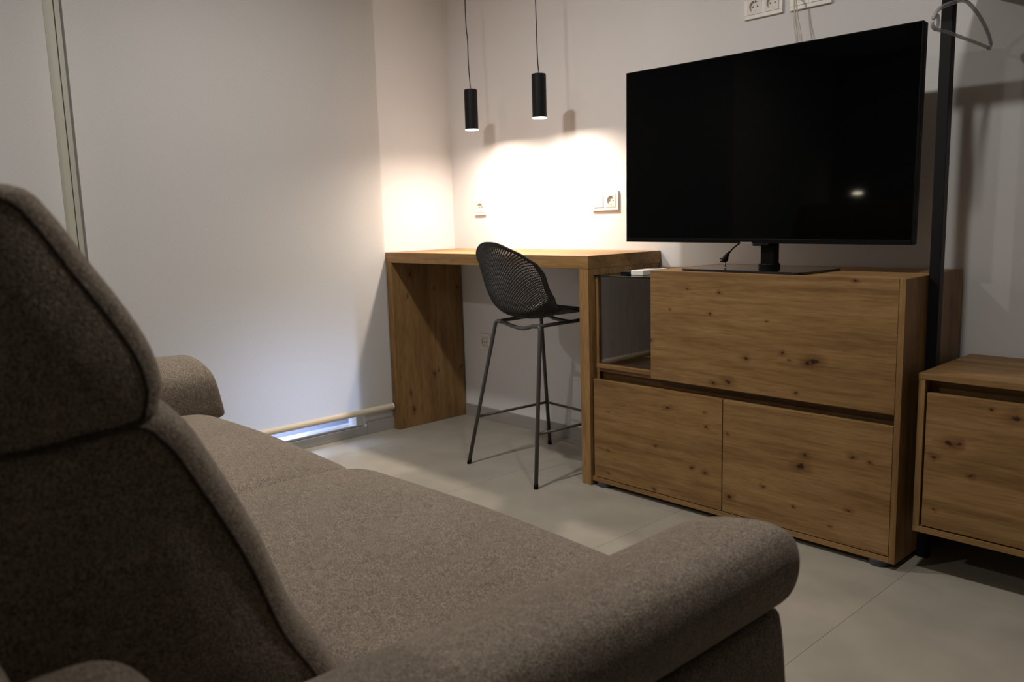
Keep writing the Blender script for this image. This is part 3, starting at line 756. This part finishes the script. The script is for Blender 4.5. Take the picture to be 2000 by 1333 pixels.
# backrests + headrests
backp = catmull([(-2.385, 0.43), (-2.43, 0.53), (-2.47, 0.61), (-2.50, 0.665), (-2.53, 0.75), (-2.57, 0.835), (-2.598, 0.885), (-2.63, 0.908), (-2.70, 0.905), (-2.78, 0.89), (-2.80, 0.80), (-2.76, 0.6), (-2.70, 0.42), (-2.55, 0.36)], 5)
headp = catmull([(-2.612, 0.950), (-2.612, 0.930), (-2.625, 0.913), (-2.68, 0.905), (-2.736, 0.904), (-2.80, 0.915), (-2.84, 0.96), (-2.84, 1.04), (-2.80, 1.095), (-2.745, 1.112), (-2.705, 1.105), (-2.684, 1.083), (-2.662, 1.046), (-2.639, 1.009), (-2.620, 0.974)], 5)
backp = inward([Vector((p.x, p.y)) for p in backp]); headp = inward([Vector((p.x, p.y)) for p in headp])
def back_w(nn): return max(0.12, min(1.0, nn.x*1.0+nn.y*0.25))
for a0, a1 in ((0.90, 1.800), (1.815, 2.800)):
    b_ = obj('backrest', soft(loft(backp, a0, a1, mapx, r=0.036, rx=0.070, wfun=back_w, crown=0.004, bulge=0.010), 0.003, 5), M_fab, so, smooth=True)
    for a in (a0, a1): piping(backp, a, mapx, 'piping', b_)
    h_ = obj('headrest', soft(loft(headp, a0, a1, mapx, r=0.028, rx=0.070, wfun=back_w, crown=0.004, bulge=0.012), 0.003, 5), M_fab, so, smooth=True)
    for a in (a0, a1): piping(headp, a, mapx, 'piping', h_)
obj('back_frame', loft([(-2.90, 0.08), (-2.72, 0.08), (-2.78, 0.78), (-2.90, 0.78)], 0.80, 2.94, mapx, r=0.012, rx=0.015), M_fab, so, bevel=0.01)
# arms: padded roll over a panel
def arm(xc, sgn, y0, y1, shear, dz):
    pad = catmull([(xc+sgn*x, z) for x, z in ((0.083, 0.545), (0.095, 0.572), (0.096, 0.602), (0.085, 0.625), (0.055, 0.633), (0.0, 0.627), (-0.055, 0.611), (-0.090, 0.588), (-0.102, 0.555), (-0.100, 0.50), (-0.092, 0.455), (-0.06, 0.45), (-0.04, 0.52), (0.02, 0.536), (0.06, 0.538))], 4)
    bm = loft(pad, y0, y1, mapy, r=0.010, rx=0.034, crown=0.0, bulge=0.016, seg=7)
    for v in bm.verts:
        f = max(0.0, min(1.0, (v.co.y-(y1-0.35))/0.35)); v.co.y += shear*(0.63-v.co.z)*f; v.co.z += dz+0.020*max(0.0, min(1.0, (y1-v.co.y)/0.8))
    obj('arm_pad', soft(bm, 0.003, 4), M_fab, so, smooth=True)
    pan = catmull([(xc+sgn*x, z) for x, z in ((0.085, 0.05), (0.088, 0.30), (0.076, 0.490), (0.052, 0.511), (-0.03, 0.511), (-0.076, 0.490), (-0.085, 0.30), (-0.083, 0.05), (0.0, 0.045))], 4)
    obj('arm_panel', soft(loft(pan, y0+0.02, y1-0.005, mapy, r=0.006, rx=0.02, bulge=0.0), 0.002, 4), M_fab, so, smooth=True)
arm(2.915, 1, -2.80, -1.836, 0.0, 0.0)
arm(0.835, -1, -2.80, -1.80, 0.22, 0.014)
bm = B(); bmesh.ops.create_icosphere(bm, subdivisions=4, radius=1.0)
for v in bm.verts:
    q = v.co.copy(); e_ = 0.75
    v.co = Vector((2.895+0.055*math.copysign(abs(q.x)**e_, q.x), -2.730+0.070*math.copysign(abs(q.y)**e_, q.y), 0.665+0.085*math.copysign(abs(q.z)**e_, q.z)))
obj('arm_bolster', bm, M_fab, so, smooth=True)
for fx in (0.85, 2.88):
    for fy in (-2.75, -1.95):
        obj('foot', cyl(B(), (fx, fy), 0.022, 0.0, 0.06, 20, 0.028), M_black, so, bevel=0.002)

# ------------------------------------------------------------ lamp added out of view to give the highlight in the screen
lm = thing('glint_lamp', 'small warm lamp added out of view across the room for the highlight in the television', 'lamp', (0.25, RY, 1.22))
obj('back_plate', tube(B(), [(0.25, RY+0.0005, 1.22), (0.25, RY+0.03, 1.22)], 0.05, 28), M_black, lm, bevel=0.002)
bm = tube(B(), [(0.25, RY+0.0305, 1.22), (0.25, RY+0.034, 1.22)], 0.045, 28)
for v in bm.verts: v.co.z = 1.22+(v.co.z-1.22)*0.30  # lens flattened to shape the mirrored highlight
obj('lens', bm, M_glint, lm)
